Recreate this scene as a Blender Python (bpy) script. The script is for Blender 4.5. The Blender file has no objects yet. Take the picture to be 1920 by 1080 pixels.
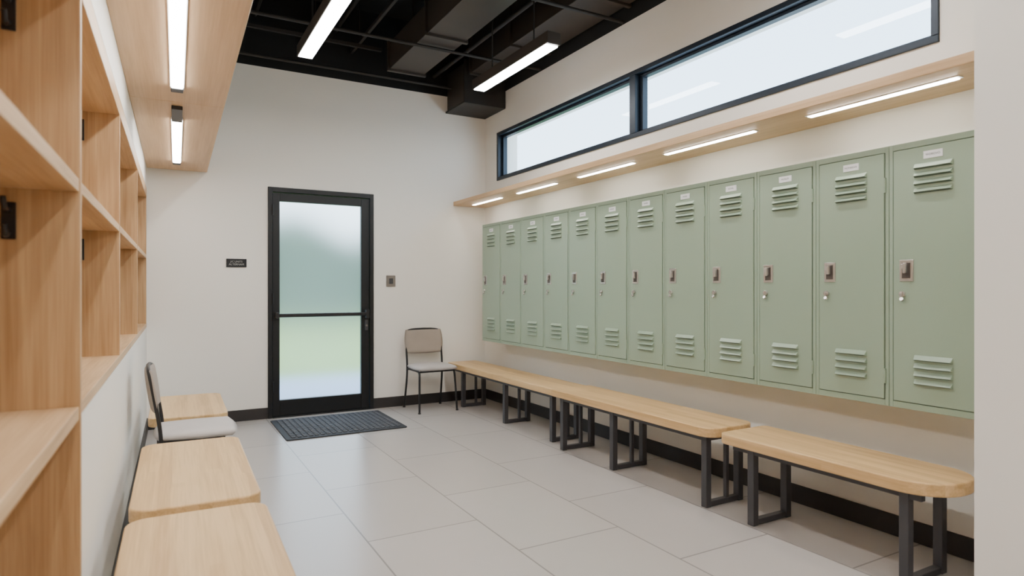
import bpy, bmesh, math, random
from mathutils import Vector, Matrix
random.seed(7)
S = bpy.context.scene
COL = S.collection

# ------------------------------------------------------------ materials
def newmat(name):
    m = bpy.data.materials.new(name); m.use_nodes = True
    nt = m.node_tree
    b = nt.nodes.get('Principled BSDF')
    return m, nt, b
def lin(c):
    return tuple(((v/255)/12.92 if v/255 <= .04045 else ((v/255+.055)/1.055)**2.4) for v in c)
def simple(name, rgb, rough=.5, metal=0., var=.04, scale=8., bump=0., bscale=200., spec=.5):
    m, nt, b = newmat(name)
    c = lin(rgb)
    tc = nt.nodes.new('ShaderNodeTexCoord')
    n = nt.nodes.new('ShaderNodeTexNoise'); n.inputs['Scale'].default_value = scale
    n.inputs['Detail'].default_value = 4
    nt.links.new(tc.outputs['Object'], n.inputs['Vector'])
    r = nt.nodes.new('ShaderNodeValToRGB')
    r.color_ramp.elements[0].position = .3; r.color_ramp.elements[1].position = .7
    r.color_ramp.elements[0].color = (*[max(0, v*(1-var)) for v in c], 1)
    r.color_ramp.elements[1].color = (*[min(1, v*(1+var)) for v in c], 1)
    nt.links.new(n.outputs['Fac'], r.inputs['Fac'])
    nt.links.new(r.outputs['Color'], b.inputs['Base Color'])
    b.inputs['Roughness'].default_value = rough
    b.inputs['Metallic'].default_value = metal
    b.inputs['Specular IOR Level'].default_value = spec
    if bump:
        n2 = nt.nodes.new('ShaderNodeTexNoise'); n2.inputs['Scale'].default_value = bscale
        nt.links.new(tc.outputs['Object'], n2.inputs['Vector'])
        bp = nt.nodes.new('ShaderNodeBump'); bp.inputs['Strength'].default_value = bump
        bp.inputs['Distance'].default_value = .002
        nt.links.new(n2.outputs['Fac'], bp.inputs['Height'])
        nt.links.new(bp.outputs['Normal'], b.inputs['Normal'])
    return m
def wood(name, light, dark, axis='Y', rough=.45, strips=0., grain=1.):
    """axis = grain direction (object space)"""
    m, nt, b = newmat(name)
    tc = nt.nodes.new('ShaderNodeTexCoord')
    mp = nt.nodes.new('ShaderNodeMapping')
    s = {'X': (.7, 14, 14), 'Y': (14, .7, 14), 'Z': (14, 14, .7)}[axis]
    mp.inputs['Scale'].default_value = s
    nt.links.new(tc.outputs['Object'], mp.inputs['Vector'])
    n = nt.nodes.new('ShaderNodeTexNoise'); n.inputs['Scale'].default_value = 1.3
    n.inputs['Detail'].default_value = 6; n.inputs['Roughness'].default_value = .6
    n.inputs['Distortion'].default_value = .8
    nt.links.new(mp.outputs['Vector'], n.inputs['Vector'])
    mp2 = nt.nodes.new('ShaderNodeMapping')
    mp2.inputs['Scale'].default_value = {'X': (3, 120, 120), 'Y': (120, 3, 120), 'Z': (120, 120, 3)}[axis]
    nt.links.new(tc.outputs['Object'], mp2.inputs['Vector'])
    n2 = nt.nodes.new('ShaderNodeTexNoise'); n2.inputs['Scale'].default_value = 1.; n2.inputs['Detail'].default_value = 2
    nt.links.new(mp2.outputs['Vector'], n2.inputs['Vector'])
    mx = nt.nodes.new('ShaderNodeMath'); mx.operation = 'MULTIPLY_ADD'
    mx.inputs[1].default_value = .35; 
    nt.links.new(n2.outputs['Fac'], mx.inputs[0]); 
    ml = nt.nodes.new('ShaderNodeMath'); ml.operation = 'MULTIPLY'; ml.inputs[1].default_value = .65
    nt.links.new(n.outputs['Fac'], ml.inputs[0]); nt.links.new(ml.outputs[0], mx.inputs[2])
    fac = mx.outputs[0]
    if strips:
        mp3 = nt.nodes.new('ShaderNodeMapping')
        mp3.inputs['Scale'].default_value = {'X': (.9, 22, 22), 'Y': (22, .9, 22), 'Z': (22, 22, .9)}[axis]
        nt.links.new(tc.outputs['Object'], mp3.inputs['Vector'])
        v = nt.nodes.new('ShaderNodeTexVoronoi'); v.inputs['Scale'].default_value = 1.
        v.distance = 'CHEBYCHEV'; v.inputs['Randomness'].default_value = .35
        nt.links.new(mp3.outputs['Vector'], v.inputs['Vector'])
        sp = nt.nodes.new('ShaderNodeSeparateColor'); nt.links.new(v.outputs['Color'], sp.inputs[0])
        a = nt.nodes.new('ShaderNodeMath'); a.operation = 'MULTIPLY_ADD'; a.inputs[1].default_value = strips
        nt.links.new(sp.outputs[0], a.inputs[0]); nt.links.new(fac, a.inputs[2])
        sb = nt.nodes.new('ShaderNodeMath'); sb.operation = 'SUBTRACT'; sb.inputs[1].default_value = strips/2
        nt.links.new(a.outputs[0], sb.inputs[0]); fac = sb.outputs[0]
    r = nt.nodes.new('ShaderNodeValToRGB')
    r.color_ramp.elements[0].position = .36; r.color_ramp.elements[1].position = .62
    r.color_ramp.elements[0].color = (*lin(dark), 1); r.color_ramp.elements[1].color = (*lin(light), 1)
    nt.links.new(fac, r.inputs['Fac']); nt.links.new(r.outputs['Color'], b.inputs['Base Color'])
    b.inputs['Roughness'].default_value = rough
    return m
def emis(name, rgb, st):
    m, nt, b = newmat(name)
    b.inputs['Base Color'].default_value = (.8, .8, .8, 1)
    b.inputs['Emission Color'].default_value = (*rgb, 1)
    b.inputs['Emission Strength'].default_value = st
    return m

M_wall = simple('wall_paint', (242, 238, 230), .7, var=.01, scale=1.5, bump=.06, bscale=300)
M_black = simple('ceiling_black', (15, 13, 12), .8, var=.2, scale=3)
M_duct = simple('duct_dark', (56, 49, 43), .5, metal=.1, var=.12, scale=3)
M_strut = simple('strut_black', (40, 36, 33), .6, metal=.1)
M_base = simple('baseboard_dark', (44, 40, 39), .5, var=.05)
M_frame = simple('frame_black', (22, 23, 25), .45, metal=.2, var=.05)
M_wframe = simple('window_frame_dark', (30, 40, 52), .4, metal=.3, var=.05)
M_lock = simple('locker_sage', (152, 171, 149), .36, var=.01, scale=3)
M_lockshade = simple('locker_shade', (84, 98, 81), .6)  # darker sage: shade painted into door gaps and louver undersides
M_silver = simple('brushed_nickel', (200, 196, 190), .25, metal=.65, var=.06, scale=60)
M_recess = simple('latch_recess', (72, 65, 60), .5, metal=0.)
M_dark = simple('dark_metal', (42, 41, 42), .42, metal=.4, var=.06)
M_leg = simple('powder_steel', (70, 69, 72), .45, metal=.2, var=.05)
M_tag = simple('tag_white', (246, 247, 248), .5)
M_ink = simple('ink', (90, 90, 90), .6)
M_inkw = simple('ink_pale', (170, 168, 164), .6)
M_switch = simple('switch_bronze', (126, 118, 112), .4, metal=.2)
M_fab = simple('fabric_taupe', (162, 150, 139), .85, bump=.3, bscale=500)
M_fab2 = simple('fabric_light', (192, 186, 182), .8, bump=.3, bscale=500)
M_mat = simple('rubber_mat', (44, 46, 50), .8, var=.15, scale=40)
M_matr = simple('rubber_mat_rib', (84, 86, 91), .85, var=.15, scale=60)
M_oakY = wood('oak_y', (211, 178, 136), (184, 147, 105), 'Y')
M_oakZ = wood('oak_z', (198, 163, 120), (166, 129, 88), 'Z')
M_soff = wood('oak_soffit', (214, 183, 146), (197, 163, 125), 'Y')
M_shelf = wood('oak_shelf_right', (208, 175, 136), (187, 152, 112), 'Y')
M_block = wood('butcher_block', (224, 189, 137), (197, 159, 107), 'Y', .38, strips=.18)
M_led = emis('led_warm', (1., .975, .935), 40)
M_ledp = emis('led_pendant', (1., .98, .955), 54)
M_leds = emis('led_strip', (1., .94, .87), 27)
M_lawn = simple('lawn_green', (142, 162, 74), .9, var=.15, scale=1)
M_pave = simple('paving', (165, 176, 195), .8)
M_hedge = simple('hedge_green', (60, 82, 50), .9, var=.4, scale=2)

# floor tiles
M_floor, nt, b = newmat('floor_tile')
tc = nt.nodes.new('ShaderNodeTexCoord'); sp = nt.nodes.new('ShaderNodeSeparateXYZ'); cb = nt.nodes.new('ShaderNodeCombineXYZ')
nt.links.new(tc.outputs['Object'], sp.inputs[0])
ax = nt.nodes.new('ShaderNodeMath'); ax.operation = 'ADD'; ax.inputs[1].default_value = 5.7
ay = nt.nodes.new('ShaderNodeMath'); ay.operation = 'ADD'; ay.inputs[1].default_value = 12.25
nt.links.new(sp.outputs['X'], ax.inputs[0]); nt.links.new(sp.outputs['Y'], ay.inputs[0])
nt.links.new(ay.outputs[0], cb.inputs['X']); nt.links.new(ax.outputs[0], cb.inputs['Y'])
br = nt.nodes.new('ShaderNodeTexBrick'); br.offset = .5
br.inputs['Scale'].default_value = 1; br.inputs['Brick Width'].default_value = .9
br.inputs['Row Height'].default_value = .6; br.inputs['Mortar Size'].default_value = .0045
br.inputs['Mortar Smooth'].default_value = .2
br.inputs['Color1'].default_value = (*lin((182, 176, 171)), 1)
br.inputs['Color2'].default_value = (*lin((177, 171, 166)), 1)
br.inputs['Mortar'].default_value = (*lin((124, 118, 114)), 1)
nt.links.new(cb.outputs[0], br.inputs['Vector'])
no = nt.nodes.new('ShaderNodeTexNoise'); no.inputs['Scale'].default_value = 5; no.inputs['Detail'].default_value = 5
nt.links.new(tc.outputs['Object'], no.inputs['Vector'])
mr = nt.nodes.new('ShaderNodeMapRange'); mr.inputs['To Min'].default_value = .975; mr.inputs['To Max'].default_value = 1.025
nt.links.new(no.outputs['Fac'], mr.inputs['Value'])
hs = nt.nodes.new('ShaderNodeHueSaturation'); nt.links.new(mr.outputs[0], hs.inputs['Value'])
nt.links.new(br.outputs['Color'], hs.inputs['Color']); nt.links.new(hs.outputs['Color'], b.inputs['Base Color'])
b.inputs['Roughness'].default_value = .28

# clear window glass (thin pane)
M_glass, nt, b = newmat('window_glass'); nt.nodes.remove(b)
out = nt.nodes['Material Output']
tr = nt.nodes.new('ShaderNodeBsdfTransparent'); tr.inputs[0].default_value = (.9, .96, 1, 1)
gl = nt.nodes.new('ShaderNodeBsdfGlossy'); gl.inputs['Roughness'].default_value = .02
fr = nt.nodes.new('ShaderNodeLayerWeight'); fr.inputs[0].default_value = .5
pw = nt.nodes.new('ShaderNodeMath'); pw.operation = 'POWER'; pw.inputs[1].default_value = 4
nt.links.new(fr.outputs['Facing'], pw.inputs[0])
ma = nt.nodes.new('ShaderNodeMath'); ma.operation = 'MULTIPLY_ADD'; ma.inputs[1].default_value = .25; ma.inputs[2].default_value = .05
nt.links.new(pw.outputs[0], ma.inputs[0])
mi = nt.nodes.new('ShaderNodeMixShader')
nt.links.new(ma.outputs[0], mi.inputs[0]); nt.links.new(tr.outputs[0], mi.inputs[1]); nt.links.new(gl.outputs[0], mi.inputs[2])
nt.links.new(mi.outputs[0], out.inputs[0])
# frosted glass (single pane, rough transmission)
M_frost, nt, b = newmat('frosted_glass'); nt.nodes.remove(b)
out = nt.nodes['Material Output']
rf = nt.nodes.new('ShaderNodeBsdfRefraction'); rf.inputs['IOR'].default_value = 1.04
rf.inputs['Roughness'].default_value = .95; rf.inputs['Color'].default_value = (.97, .98, .97, 1)
gl = nt.nodes.new('ShaderNodeBsdfGlossy'); gl.inputs['Roughness'].default_value = .35
tl = nt.nodes.new('ShaderNodeBsdfTranslucent'); tl.inputs[0].default_value = (.93, .95, .93, 1)
m0 = nt.nodes.new('ShaderNodeMixShader'); m0.inputs[0].default_value = .14
nt.links.new(rf.outputs[0], m0.inputs[1]); nt.links.new(tl.outputs[0], m0.inputs[2])
m1 = nt.nodes.new('ShaderNodeMixShader'); m1.inputs[0].default_value = .05
nt.links.new(m0.outputs[0], m1.inputs[1]); nt.links.new(gl.outputs[0], m1.inputs[2])
nt.links.new(m1.outputs[0], out.inputs[0])

# ------------------------------------------------------------ geometry helpers
def empty(name, loc=(0, 0, 0), rz=0.):
    e = bpy.data.objects.new(name, None); e.empty_display_size = .1
    e.location = loc; e.rotation_euler = (0, 0, rz); COL.objects.link(e); return e
def finish(name, bm, mat, parent=None, bevel=0., loc=(0, 0, 0), rz=0., smooth=False, seg=2):
    bmesh.ops.recalc_face_normals(bm, faces=bm.faces)
    me = bpy.data.meshes.new(name); bm.to_mesh(me); bm.free()
    o = bpy.data.objects.new(name, me); COL.objects.link(o)
    mats = mat if isinstance(mat, (list, tuple)) else [mat]
    for m in mats: me.materials.append(m)
    if parent: o.parent = parent
    o.location = loc; o.rotation_euler = (0, 0, rz)
    if smooth:
        for p in me.polygons: p.use_smooth = True
    if bevel:
        md = o.modifiers.new('Bevel', 'BEVEL'); md.width = bevel; md.segments = seg
        md.limit_method = 'ANGLE'; md.angle_limit = math.radians(40)
    return o
def addbox(bm, x0, x1, y0, y1, z0, z1, mi=0):
    v = [bm.verts.new(p) for p in [(x0, y0, z0), (x1, y0, z0), (x1, y1, z0), (x0, y1, z0), (x0, y0, z1), (x1, y0, z1), (x1, y1, z1), (x0, y1, z1)]]
    for q in [(0, 3, 2, 1), (4, 5, 6, 7), (0, 1, 5, 4), (1, 2, 6, 5), (2, 3, 7, 6), (3, 0, 4, 7)]:
        f = bm.faces.new([v[i] for i in q]); f.material_index = mi
def boxes(name, lst, mat, parent=None, bevel=0., **k):
    bm = bmesh.new()
    for b_ in lst: addbox(bm, *b_)
    return finish(name, bm, mat, parent, bevel, **k)
def addcyl(bm, p0, p1, r, n=14, r2=None):
    p0 = Vector(p0); p1 = Vector(p1); d = p1-p0
    m = Matrix.Translation((p0+p1)/2) @ d.to_track_quat('Z', 'Y').to_matrix().to_4x4()
    bmesh.ops.create_cone(bm, cap_ends=True, segments=n, radius1=r, radius2=r if r2 is None else r2, depth=d.length, matrix=m)
def cyls(name, lst, mat, parent=None, **k):
    bm = bmesh.new()
    for c in lst: addcyl(bm, *c)
    return finish(name, bm, mat, parent, **k)
def tube(bm, pts, r, n=12, smooth_it=3):
    P = [Vector(p) for p in pts]
    for _ in range(smooth_it):
        Q = [P[0]]
        for a, c in zip(P[:-1], P[1:]):
            Q += [a*.8+c*.2, a*.2+c*.8]
        Q.append(P[-1]); P = Q
    rings = []; up = None
    for i, p in enumerate(P):
        t = (P[min(i+1, len(P)-1)]-P[max(i-1, 0)]).normalized()
        if up is None: up = t.orthogonal().normalized()
        up = (up - t*up.dot(t)).normalized(); s = t.cross(up)
        rings.append([bm.verts.new(p+r*(math.cos(2*math.pi*j/n)*up+math.sin(2*math.pi*j/n)*s)) for j in range(n)])
    for a, c in zip(rings[:-1], rings[1:]):
        for j in range(n): bm.faces.new([a[j], a[(j+1) % n], c[(j+1) % n], c[j]])
    bm.faces.new(rings[0][::-1]); bm.faces.new(rings[-1])
def rrect(x0, x1, y0, y1, rad, n=10):
    """rad: 4 radii for corners (x0y0, x1y0, x1y1, x0y1)"""
    pts = []
    for (cx, cy, a0, r) in [(x0, y0, 180, rad[0]), (x1, y0, 270, rad[1]), (x1, y1, 0, rad[2]), (x0, y1, 90, rad[3])]:
        ox = cx + (r if cx == x0 else -r); oy = cy + (r if cy == y0 else -r)
        if r < 1e-4: pts.append((cx, cy)); continue
        for i in range(n+1):
            a = math.radians(a0+90*i/n); pts.append((ox+r*math.cos(a), oy+r*math.sin(a)))
    return pts
def slab(name, pts, z0, z1, mat, parent=None, bevel=.006, **k):
    bm = bmesh.new()
    vs = [bm.verts.new((x, y, z0)) for x, y in pts]
    f = bm.faces.new(vs)
    r = bmesh.ops.extrude_face_region(bm, geom=[f])
    for e in r['geom']:
        if isinstance(e, bmesh.types.BMVert): e.co.z = z1
    return finish(name, bm, mat, parent, bevel, seg=3, **k)
def text(name, body, size, mat, parent, loc, rot, extrude=.0004):
    cu = bpy.data.curves.new(name, 'FONT'); cu.body = body; cu.size = size; cu.align_x = 'CENTER'; cu.align_y = 'CENTER'
    cu.extrude = extrude
    o = bpy.data.objects.new(name, cu); COL.objects.link(o); o.location = loc; o.rotation_euler = rot
    bpy.context.view_layer.update()
    me = bpy.data.meshes.new_from_object(o); COL.objects.unlink(o); bpy.data.objects.remove(o)
    o = bpy.data.objects.new(name, me); COL.objects.link(o); o.location = loc; o.rotation_euler = rot
    me.materials.clear(); me.materials.append(mat); o.parent = parent
    return o

# ------------------------------------------------------------ constants
H = 1.25
YB = 6.4; XR = 3.25; ZT = 3.36; ZC = 4.1; YN = -3.2
LX, LR = -.228, -math.atan(.0222)      # left side group frame
DX0, DX1, DZ = .917, 1.949, 2.22

# ------------------------------------------------------------ room shell
boxes('floor', [(-1.4, 3.7, YN-.2, YB+.2, -.1, 0)], M_floor)
boxes('wall_back', [(-.8, DX0, YB, YB+.2, 0, ZT), (DX1, 3.6, YB, YB+.2, 0, ZT), (DX0, DX1, YB, YB+.2, DZ, ZT)], M_wall)
WY0, WY1, WZ0, WZ1 = 1.616, 6.10, 2.425, 2.95
boxes('wall_right', [(XR, XR+.25, YN, YB, 0, WZ0), (XR, XR+.25, YN, YB, WZ1, ZT), (XR, XR+.25, YN, WY0, WZ0, WZ1), (XR, XR+.25, WY1, YB, WZ0, WZ1)], M_wall)
PX, PY = 2.75, 1.2435
boxes('wall_return', [(PX, XR, YN, PY, 0, ZT)], M_wall)
boxes('wall_front', [(-1.4, 3.5, YN-.2, YN, 0, ZT)], M_wall)
boxes('wall_left', [(-.42, 0, 2.07, YB+.15, 0, .905), (-.42, 0, -3.3, YB+.15, 2.125, ZT), (-.55, -.42, -3.3, YB+.15, 0, ZT)], M_wall, loc=(LX, 0, 0), rz=LR)
boxes('ceiling', [(-1.4, 3.7, YN-.3, YB+.2, ZC, ZC+.1), (-1.4, 3.7, YB, YB+.2, ZT, ZC), (XR, XR+.25, YN, YB, ZT, ZC), (-1.4, 3.7, YN-.2, YN, ZT, ZC), (-1.0, -.8, YN, YB, ZT, ZC)], M_black)
boxes('baseboard_back', [(-.1, DX0, YB-.012, YB, 0, .105), (DX1, XR, YB-.012, YB, 0, .105)], M_base, bevel=.002)
boxes('baseboard_right', [(XR-.012, XR, PY, YB-.012, 0, .105)], M_base, bevel=.002)
boxes('baseboard_return', [(PX-.012, PX, YN, PY+.012, 0, .105), (PX, XR-.012, PY, PY+.012, 0, .105)], M_base, bevel=.002)
boxes('baseboard_left', [(0, .012, 2.07, YB-.02, 0, .105)], M_base, loc=(LX, 0, 0), rz=LR, bevel=.002)

# ------------------------------------------------------------ window
w = empty('window_1')
x0, x1 = XR-.012, XR+.10
fw = .035
boxes('frame', [(x0, x1, WY0, WY1, WZ0, WZ0+fw), (x0, x1, WY0, WY1, WZ1-fw, WZ1), (x0, x1, WY0, WY0+fw, WZ0+fw, WZ1-fw), (x0, x1, WY1-fw, WY1, WZ0+fw, WZ1-fw),
      (x0, x1, 3.80, 3.87, WZ0+fw, WZ1-fw)], M_wframe, w, bevel=.003)
g = .022
for i, (a, c) in enumerate([(WY0+fw, 3.80), (3.87, WY1-fw)]):
    X0, X1 = XR+.035, XR+.085
    boxes('sash_%d' % (i+1), [(X0, X1, a, c, WZ0+fw, WZ0+fw+g), (X0, X1, a, c, WZ1-fw-g, WZ1-fw), (X0, X1, a, a+g, WZ0+fw+g, WZ1-fw-g), (X0, X1, c-g*1.6, c, WZ0+fw+g, WZ1-fw-g)], M_wframe, w, bevel=.002)
    bm = bmesh.new()
    vs = [bm.verts.new(p) for p in [(XR+.06, a+g, WZ0+fw+g), (XR+.06, c-g, WZ0+fw+g), (XR+.06, c-g, WZ1-fw-g), (XR+.06, a+g, WZ1-fw-g)]]
    bm.faces.new(vs); finish('glass_%d' % (i+1), bm, M_glass, w)

# ------------------------------------------------------------ door
d = empty('door_1')
y0, y1 = YB-.02, YB+.08
boxes('jamb', [(DX0, DX0+.04, y0, y1, 0, DZ), (DX1-.04, DX1, y0, y1, 0, DZ), (DX0+.04, DX1-.04, y0, y1, DZ-.045, DZ)], M_frame, d, bevel=.003)
a, c = DX0+.044, DX1-.044
gx0, gx1, gz0, gz1 = 1.026, 1.823, .165, 2.09
yy0, yy1 = YB, YB+.05
boxes('leaf_frame', [(a, gx0, yy0, yy1, .012, DZ-.05), (gx1, c, yy0, yy1, .012, DZ-.05), (gx0, gx1, yy0, yy1, .012, gz0), (gx0, gx1, yy0, yy1, gz1, DZ-.05)], M_frame, d, bevel=.003)
boxes('threshold', [(DX0+.04, DX1-.04, y0-.01, y1, 0, .01)], M_dark, d, bevel=.003)
bm = bmesh.new()
bm.faces.new([bm.verts.new(p) for p in [(gx0, YB+.025, gz0), (gx1, YB+.025, gz0), (gx1, YB+.025, gz1), (gx0, YB+.025, gz1)]])
finish('frosted_pane', bm, M_frost, d)
bz = .985
boxes('push_bar', [(a+.03, c-.02, YB-.062, YB-.04, bz-.018, bz+.018)], M_dark, d, bevel=.006)
boxes('bar_brackets', [(a+.018, a+.05, YB-.066, YB, bz-.03, bz+.03), (c-.05, c-.012, YB-.068, YB, bz-.045, bz+.045)], M_dark, d, bevel=.006)
boxes('lock_plate', [(c-.048, c-.014, YB-.016, YB, bz-.17, bz-.06)], M_leg, d, bevel=.004)
cyls('lock_cylinder', [((c-.031, YB-.026, bz-.12), (c-.031, YB-.01, bz-.12), .010)], M_switch, d)
cyls('hinges', [((DX0+.042, YB-.03, z), (DX0+.042, YB-.03, z+.1), .009) for z in (.25, 1.1, 1.95)], M_frame, d)

# sign
s = empty('wall_sign')
boxes('plate', [(.553, .728, YB-.012, YB, 1.445, 1.523)], M_frame, s, bevel=.002)
text('text_line_1', 'J/C UNITS', .024, M_inkw, s, (.64, YB-.013, 1.496), (math.pi/2, 0, 0))
text('text_line_2', 'ALTERNAM', .026, M_inkw, s, (.64, YB-.013, 1.470), (math.pi/2, 0, 0))
s = empty('light_switch')
boxes('plate', [(2.087, 2.185, YB-.010, YB, 1.265, 1.382)], M_switch, s, bevel=.003)
boxes('rocker', [(2.116, 2.156, YB-.016, YB-.009, 1.295, 1.352)], M_leg, s, bevel=.003)

# ------------------------------------------------------------ mat
m = empty('door_mat')
mx0, mx1, my0, my1 = .915, 1.95, 5.37, 6.24
slab('base', rrect(mx0, mx1, my0, my1, [.02]*4), 0, .010, M_mat, m, bevel=.003)
bm = bmesh.new()
nx, ny = 20, 15
px = (mx1-mx0-.08)/nx; py = (my1-my0-.08)/ny
for i in range(nx):
    for j in range(ny):
        xx = mx0+.04+px*(i+.5); yy = my0+.04+py*(j+.5)
        addbox(bm, xx-px*.34, xx+px*.34, yy-py*.30, yy+py*.30, .0095, .018)
finish('ribs', bm, M_matr, m, bevel=.002, seg=1)

# ------------------------------------------------------------ lockers
R = [1.988, 1.850, 1.713, 1.578, 1.449, 1.322, 1.196, 1.0705, .9445, .8195, .6955, .5697, .443]
E = [3*r for r in R]
XL = 3.0; LZ0, LZ1 = .695, 1.917
names = ['WOROVO', 'MONREAN', 'MORLEY', 'NOVEL', 'MORIS', 'WARRE', 'NORAN', 'MOREL', 'WORNE', 'NAREN', 'WOREN', 'MORNE'][::-1]
for i in range(12):
    ya, yb_ = E[i+1], E[i]           # ya near, yb far
    L = empty('locker', (0, 0, 0))
    fr_ = .018
    boxes('body', [(XL+.004, XR-.001, ya+.0008, yb_-.0008, LZ0, LZ1)], M_lock, L, bevel=.002)
    # raised face frame
    boxes('face_frame', [(XL-.004, XL+.006, ya+.001, ya+fr_, LZ0, LZ1), (XL-.004, XL+.006, yb_-fr_, yb_-.001, LZ0, LZ1),
        (XL-.004, XL+.006, ya+fr_, yb_-fr_, LZ0, LZ0+.028), (XL-.004, XL+.006, ya+fr_, yb_-fr_, LZ1-.028, LZ1)], M_lock, L, bevel=.0015)
    boxes('door_gap_shade', [(XL, XL+.005, ya+fr_, yb_-fr_, LZ0+.028, LZ1-.028)], M_lockshade, L)  # dark sheet behind the door edge, painted shade for the gap line
    da, db, dz0, dz1 = ya+fr_+.004, yb_-fr_-.004, LZ0+.032, LZ1-.032
    boxes('door', [(XL-.008, XL+.004, da, db, dz0, dz1)], M_lock, L, bevel=.002)
    yc = (ya+yb_)/2-.005
    bm = bmesh.new()
    hw = .08
    for zt in (1.812, .947):
        for k in range(4):
            z = zt-.036*k
            xo = XL-.008
            # hooded louver: slopes outward downward, underside coloured dark as painted shade
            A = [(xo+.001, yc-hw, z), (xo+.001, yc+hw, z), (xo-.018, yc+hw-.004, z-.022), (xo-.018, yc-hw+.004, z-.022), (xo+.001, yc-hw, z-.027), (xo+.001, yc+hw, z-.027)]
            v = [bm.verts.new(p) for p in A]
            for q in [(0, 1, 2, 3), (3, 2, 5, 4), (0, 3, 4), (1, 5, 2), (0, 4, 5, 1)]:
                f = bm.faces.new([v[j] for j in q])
                if q == (3, 2, 5, 4): f.material_index = 1  # underside gets the shade colour to strengthen the louver shading
    finish('louvers', bm, [M_lock, M_lockshade], L, bevel=.0012, seg=1)
    # label holder
    boxes('label', [(XL-.0105, XL-.007, yc-.04, yc+.04, 1.828, 1.862)], M_tag, L, bevel=.001)
    text('label_text', names[i], .013, M_ink, L, (XL-.0108, yc, 1.845), (math.pi/2, 0, -math.pi/2), .0001)
    # latch
    ly = yb_-.082; lz = 1.33
    boxes('latch_plate', [(XL-.013, XL-.007, ly-.031, ly+.031, lz-.05, lz+.05)], M_silver, L, bevel=.003)
    boxes('latch_recess', [(XL-.0140, XL-.012, ly-.019, ly+.019, lz-.036, lz+.036)], M_recess, L, bevel=.0008)
    bm = bmesh.new()
    addbox(bm, XL-.032, XL-.013, ly-.007, ly+.007, lz-.012, lz+.034)
    addbox(bm, XL-.026, XL-.013, ly+.004, ly+.018, lz+.006, lz+.030)
    finish('latch_lever', bm, M_silver, L, bevel=.003)
    ky = yb_-.066; kz = 1.222
    bm = bmesh.new()
    addcyl(bm, (XL-.022, ky, kz), (XL-.006, ky, kz), .013, 18)
    addcyl(bm, (XL-.028, ky-.002, kz-.022), (XL-.018, ky-.002, kz-.026), .009, 14)
    addbox(bm, XL-.025, XL-.021, ky-.003, ky+.003, kz-.024, kz+.006)
    finish('key_lock', bm, M_silver, L, bevel=.001)
    cyls('hinges', [((XL-.007, da-.004, z), (XL-.007, da-.004, z+.07), .0055) for z in (.80, 1.70)], M_lock, L)

# ------------------------------------------------------------ right shelf with led strips
sh = empty('wall_shelf')
sx0, sz0, sz1 = 2.855, 2.16, 2.205
boxes('shelf_board', [(sx0, XR, PY+.001, YB-.001, sz0, sz1)], M_shelf, sh, bevel=.003)
LED = [(1.42, 2.13), (2.48, 3.21), (3.54, 4.22), (4.56, 5.225), (5.56, 6.19)]
for i, (a, c) in enumerate(LED):
    boxes('led_channel_%d' % (i+1), [(2.982, 3.026, a-.012, c+.012, sz0-.004, sz0)], M_tag, sh, bevel=.001)
    boxes('led_strip_%d' % (i+1), [(2.988, 3.020, a, c, sz0-.009, sz0-.003)], M_leds, sh, bevel=.002)

# ------------------------------------------------------------ benches (right)
def bench(x0, x1, y0, y1, frames, rad, ztop=.46, name='bench', matop=None, loc=(0, 0, 0), rz=0., mid=True):
    B = empty(name, loc, rz)
    th = .055
    slab('top', rrect(x0, x1, y0, y1, rad), ztop-th, ztop, matop or M_block, B, bevel=.007)
    zf = ztop-th
    fx0, fx1 = x0+.05, x1-.035
    r = [(fx0, fx0+.03, y0+.10, y1-.06, zf-.032, zf), (fx1-.03, fx1, y0+.10, y1-.06, zf-.032, zf)]
    for fy in frames:
        r += [(fx0-.004, fx0+.036, fy-.02, fy+.02, 0, zf), (fx1-.036, fx1+.004, fy-.02, fy+.02, 0, zf),
              (fx0+.034, fx1-.034, fy-.018, fy+.018, .003, .032), (fx0+.034, fx1-.034, fy-.018, fy+.018, zf-.031, zf-.001)]
        if mid:
            xm = fx0+.6*(fx1-fx0); r += [(xm-.012, xm+.012, fy-.012, fy+.012, .03, zf-.03)]
    boxes('steel_frame', r, M_leg, B, bevel=.003)
    return B
bench(2.735, 3.09, 4.20, 6.32, [6.02, 5.10, 4.30], [.03, .03, .03, .06], ztop=.445)
bench(2.665, 3.045, 2.50, 4.13, [4.04, 3.43, 2.59], [.10, .08, .03, .03], ztop=.465)
bench(2.67, 3.05, 1.32, 2.45, [2.27, 1.49], [.19, .16, .03, .05], mid=False)

# ------------------------------------------------------------ left benches (rotated frame)
lf = dict(loc=(LX, 0, 0), rz=LR)
for (a, c) in [(1.45, 2.54), (2.62, 3.72), (4.42, 5.32)]:
    bench(.075, .525, a, c, [a+.17, c-.14], [.07]*4, ztop=.45, matop=M_block, mid=False, **lf)

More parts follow.
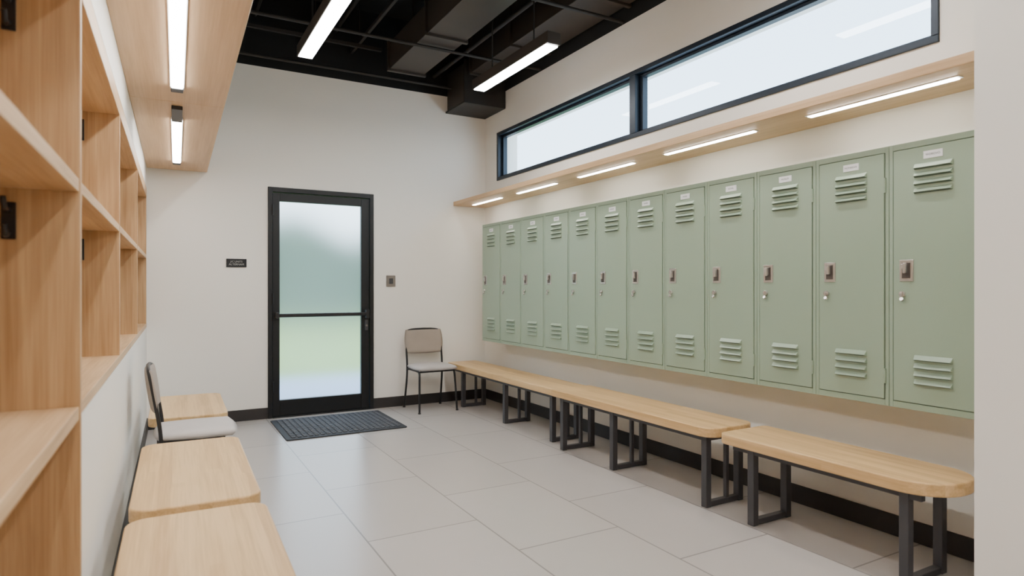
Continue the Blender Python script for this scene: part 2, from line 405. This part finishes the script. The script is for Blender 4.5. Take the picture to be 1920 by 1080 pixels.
# ------------------------------------------------------------ chairs
def chair(loc, rz):
    C = empty('waiting_chair', loc, rz)
    # local: faces -y, origin floor centre
    bm = bmesh.new()
    for s_ in (-1, 1):
        tube(bm, [(s_*.205, -.20, 0), (s_*.195, -.175, .30), (s_*.19, -.165, .405), (s_*.19, -.10, .412), (s_*.19, .16, .412)], .0105)
        tube(bm, [(s_*.205, .225, 0), (s_*.198, .165, .30), (s_*.197, .155, .45), (s_*.197, .20, .72), (s_*.19, .215, .80), (s_*.12, .222, .815), (0, .225, .818)], .0105)
    tube(bm, [(-.19, -.14, .405), (.19, -.14, .405)], .009, smooth_it=0)
    tube(bm, [(-.197, .155, .405), (.197, .155, .405)], .009, smooth_it=0)
    finish('steel_frame', bm, M_dark, C, smooth=True)
    cyls('feet', [((s_*.206, y, 0), (s_*.205, y, .012), .014) for s_ in (-1, 1) for y in (-.20, .225)], M_dark, C)
    def pad(name, W, D, T, rad, place, mat):
        bm = bmesh.new()
        N = 18; grid = {}
        for side in (1, -1):
            for i in range(N+1):
                for j in range(N+1):
                    u = -1+2*i/N; v = -1+2*j/N
                    k = rad
                    x = u*math.sqrt(1-k*v*v/2); y = v*math.sqrt(1-k*u*u/2)
                    e = max(abs(u), abs(v)); h = T/2*(1-e**7)**.5 if e < 1 else 0
                    h += .004*(1-u*u)*(1-v*v)
                    grid[side, i, j] = bm.verts.new(place(x*W/2, y*D/2, side*h))
        for side in (1, -1):
            for i in range(N):
                for j in range(N):
                    q = [grid[side, i, j], grid[side, i+1, j], grid[side, i+1, j+1], grid[side, i, j+1]]
                    bm.faces.new(q if side > 0 else q[::-1])
        bmesh.ops.remove_doubles(bm, verts=bm.verts, dist=1e-5)
        return finish(name, bm, mat, C, smooth=True)
    pad('seat', .45, .43, .05, .30, lambda x, y, z: (x*(1-.06*(y > 0)*y/.2), y-.015, .440+z), M_fab2)
    pad('backrest', .43, .26, .032, .30, lambda x, y, z: (x, .185+.045*(1-(x/.22)**2)*.6+y*.14-z, .690+y), M_fab)
    return C
chair((2.46, 6.085, 0), math.radians(1))
# left chair: back against left wall, faces +x
cx, cy = .315, 4.07
ca, sa = math.cos(LR), math.sin(LR)
chair((LX+cx*ca-cy*sa, cx*sa+cy*ca, 0), LR+math.pi/2)

# ------------------------------------------------------------ cubby shelving (left)
c_ = empty('cubby_shelf', (LX, 0, 0), LR)
D = -.40; tk = .028
zb, zm, zt = .93, 1.525, 2.055
divs = [2.05, 3.41, 4.92, 6.34]
boxes('dividers', [(D, 0, y-tk/2, y+tk/2, zb-.02, zt) for y in divs[1:]], M_oakZ, c_, bevel=.002)
boxes('tall_dividers', [(D, .002, y-tk/2, y+tk/2, 0, zt) for y in (2.05, .62, -.8, -2.2)], M_oakZ, c_, bevel=.002)
bs = []
for a, c in zip(divs[:-1], divs[1:]):
    bs += [(D, -.001, a+tk/2, c-tk/2, zm-.016, zm+.016)]
bs += [(D, .001, 2.05+tk/2, 6.36, zb-.022, zb+.012)]
bs += [(D, .001, -3.1, 6.36, zt-.012, zt+.065)]
for a, c in zip((-2.2, -.8, .62), (-.8, .62, 2.05)):
    for z in (zm, .915, .30):
        bs += [(D, -.001, a+tk/2, c-tk/2, z-.018, z+.018)]
boxes('shelf_boards', bs, M_oakY, c_, bevel=.002)
boxes('back_panel', [(D-.018, D, -3.1, 6.36, 0.02, zt+.018)], M_oakY, c_)
# black coat hooks on the dividers
bm = bmesh.new()
for y in (.62, 2.05, 3.41, 4.92):
    for z in (zt-.05, zm-.055):
        yf = y-tk/2
        addbox(bm, -.165, -.135, yf-.008, yf, z-.095, z)
        tube(bm, [(-.15, yf-.004, z-.02), (-.15, yf-.05, z-.022), (-.15, yf-.065, z+.008)], .007, 8, 2)
        tube(bm, [(-.15, yf-.004, z-.075), (-.15, yf-.04, z-.09), (-.15, yf-.055, z-.06)], .007, 8, 2)
finish('coat_hooks', bm, M_dark, c_, bevel=.001)

# ------------------------------------------------------------ left wood soffit + lights
sf = empty('wood_soffit', (LX, 0, 0), LR)
ZS = 2.305
boxes('soffit_panel', [(.0005, .478, a, c, ZS, ZS+.22) for a, c in ((-3.1, -.6), (-.6, 1.7), (1.7, 4.05), (4.05, 6.38))], M_soff, sf, bevel=.004)
for i, (a, c) in enumerate([(4.45, 5.93), (1.9, 3.72), (-.6, 1.2), (-2.9, -1.4)]):
    lt = empty('linear_light', (LX, 0, 0), LR)
    boxes('housing', [(.200, .266, a-.05, c+.05, ZS-.008, ZS-.0005)], M_tag, lt, bevel=.001)
    boxes('diffuser', [(.206, .260, a, c, ZS-.016, ZS-.008)], M_led, lt, bevel=.003)
    boxes('end_caps', [(.204, .262, a-.32 if i == 0 else a-.04, a, ZS-.022, ZS-.0005), (.204, .262, c, c+.06, ZS-.022, ZS-.0005)], M_dark, lt, bevel=.003)

# ------------------------------------------------------------ pendants
def pendant(x, y0, y1, z=3.0, w=.10):
    P = empty('pendant_light')
    boxes('housing', [(x-w/2-.008, x+w/2+.008, y0-.03, y1+.03, z+.004, z+.09)], M_duct, P, bevel=.004)
    boxes('diffuser', [(x-w/2, x+w/2, y0, y1, z-.004, z+.006)], M_ledp, P, bevel=.002)
    cyls('rods', [((x, yy, z+.08), (x, yy, ZC), .006) for yy in (y0+.25, y1-.25)], M_strut, P)
pendant(.975, 2.5, 4.93)
pendant(2.48, 3.82, 5.0)
pendant(.93, -1.2, 1.2)  # unseen pendant, added for extra room light
pendant(2.48, -1.2, .6)  # likewise unseen, added to light the room
pendant(2.48, 1.5, 2.7)  # above the view, added to light the room

# ------------------------------------------------------------ ceiling services
def duct(x0, x1, y0, y1, z0, z1, name='air_duct', step=1.15):
    A = empty(name)
    boxes('duct_body', [(x0, x1, y0, y1, z0, z1)], M_duct, A, bevel=.004)
    fl = []
    y = y0+.02
    while y < y1:
        fl.append((x0-.02, x1+.02, y, y+.035, z0-.02, z1+.02)); y += step
    fl.append((x0-.02, x1+.02, y1-.04, y1-.003, z0-.02, z1+.02))
    boxes('flanges', fl, M_duct, A, bevel=.003)
    cyls('hangers', [((x, yy, z1-.01), (x, yy, ZC), .006) for yy in (y0+.6, (y0+y1)/2, y1-.6) for x in (x0+.03, x1-.03)], M_strut, A)
duct(1.98, 2.34, YN+.1, 6.0, 3.40, 3.66)
duct(2.80, 3.2, YN+.1, 5.85, 3.46, 3.85)
duct(.1, .42, YN+.1, 6.38, 3.62, 3.85)
bx = empty('duct_box')
boxes('box', [(2.78, 3.245, 5.93, 6.395, 3.19, 3.6)], M_duct, bx, bevel=.005)
boxes('box_flange', [(2.76, 3.247, 5.91, 5.93, 3.17, 3.62), (2.76, 3.247, 5.93, 6.397, 3.17, 3.19)], M_strut, bx, bevel=.003)
st = empty('ceiling_struts')
L_ = []
for y in (-2.4, -1.2, 0, 1.2, 3.1, 4.6, 6.1):
    L_.append((-.75, 1.94, y-.016, y+.016, 3.60, 3.635))
for x in (.62, 1.3, 1.72):
    L_.append((x-.014, x+.014, YN+.02, 6.39, 3.635, 3.67))
boxes('unistrut', L_, M_strut, st, bevel=.003)
cyls('hanger_rods', [((x, y, 3.61), (x, y, ZC), .005) for y in (1.2, 3.1, 4.6, 6.1) for x in (.62, 1.3, 1.72)], M_strut, st)
cyls('conduits', [((-.7, y, z), (3.24, y, z), .014) for (y, z) in ((3.2, 3.375), (3.95, 3.375), (5.2, 3.375))] + [((-.7, 6.2, 3.39), (2.74, 6.2, 3.39), .014)] +
     [((x, YN+.05, z), (x, 6.39, z), .02) for (x, z) in ((.8, 3.84), (1.5, 3.84), (1.56, 3.84), (2.62, 3.55))], M_strut, st)
bj = []
for y in (-2, -.5, 1.0, 2.5, 4.0, 5.5):
    bj += [(-.78, 3.24, y-.06, y+.06, 3.88, 3.90), (-.78, 3.24, y-.01, y+.01, 3.90, 4.08), (-.78, 3.24, y-.06, y+.06, 4.08, 4.10)]
boxes('roof_joists', bj, M_black)

# ------------------------------------------------------------ exterior (through the door)
boxes('paving', [(-8, 12, YB+.2, 9.3, -.12, -.02)], M_pave)
boxes('lawn', [(-25, 35, 9.3, 23.0, -.12, -.02)], M_lawn)
bm = bmesh.new()
for i in range(46):
    x = -22+i*1.15+random.uniform(-.3, .3); rr = random.uniform(1.5, 2.3)
    mtx = Matrix.Translation((x, 27+random.uniform(-1, 1), rr*.75)) @ Matrix.Diagonal((1, 1, random.uniform(1.0, 1.4), 1))
    bmesh.ops.create_icosphere(bm, subdivisions=3, radius=rr, matrix=mtx)
for v in bm.verts:
    v.co += Vector((random.uniform(-1, 1), random.uniform(-1, 1), random.uniform(-1, 1)))*.08
finish('hedge_row', bm, M_hedge)

# ------------------------------------------------------------ world
W = bpy.data.worlds.new('World'); S.world = W; W.use_nodes = True
nt = W.node_tree; bg = nt.nodes['Background']
tc = nt.nodes.new('ShaderNodeTexCoord'); sp = nt.nodes.new('ShaderNodeSeparateXYZ'); rp = nt.nodes.new('ShaderNodeValToRGB')
nt.links.new(tc.outputs['Generated'], sp.inputs[0]); nt.links.new(sp.outputs['Z'], rp.inputs['Fac'])
rp.color_ramp.elements[0].position = .0; rp.color_ramp.elements[0].color = (.74, .89, 1, 1)
rp.color_ramp.elements[1].position = .8; rp.color_ramp.elements[1].color = (.5, .72, 1, 1)
nt.links.new(rp.outputs['Color'], bg.inputs['Color']); bg.inputs['Strength'].default_value = 5.4
# daylight portal at the window
la = bpy.data.lights.new('window_portal', 'AREA'); la.shape = 'RECTANGLE'; la.size = WY1-WY0; la.size_y = WZ1-WZ0
la.cycles.is_portal = True
lo = bpy.data.objects.new('window_portal', la); COL.objects.link(lo)
lo.location = (XR+.2, (WY0+WY1)/2, (WZ0+WZ1)/2)
lo.rotation_euler = Matrix(((0, 0, 1), (1, 0, 0), (0, 1, 0))).to_euler()   # -Z -> -X

# ------------------------------------------------------------ camera
cd = bpy.data.cameras.new('Camera'); cam = bpy.data.objects.new('Camera', cd); COL.objects.link(cam)
cd.sensor_width = 36; cd.lens = 36*1180/1920; cd.clip_start = .02
cam.location = (0, 0, H); cam.rotation_euler = (math.pi/2, 0, -math.atan2(664, 1180))
cd.dof.use_dof = True; cd.dof.focus_distance = 4.5; cd.dof.aperture_fstop = 2.4
S.camera = cam
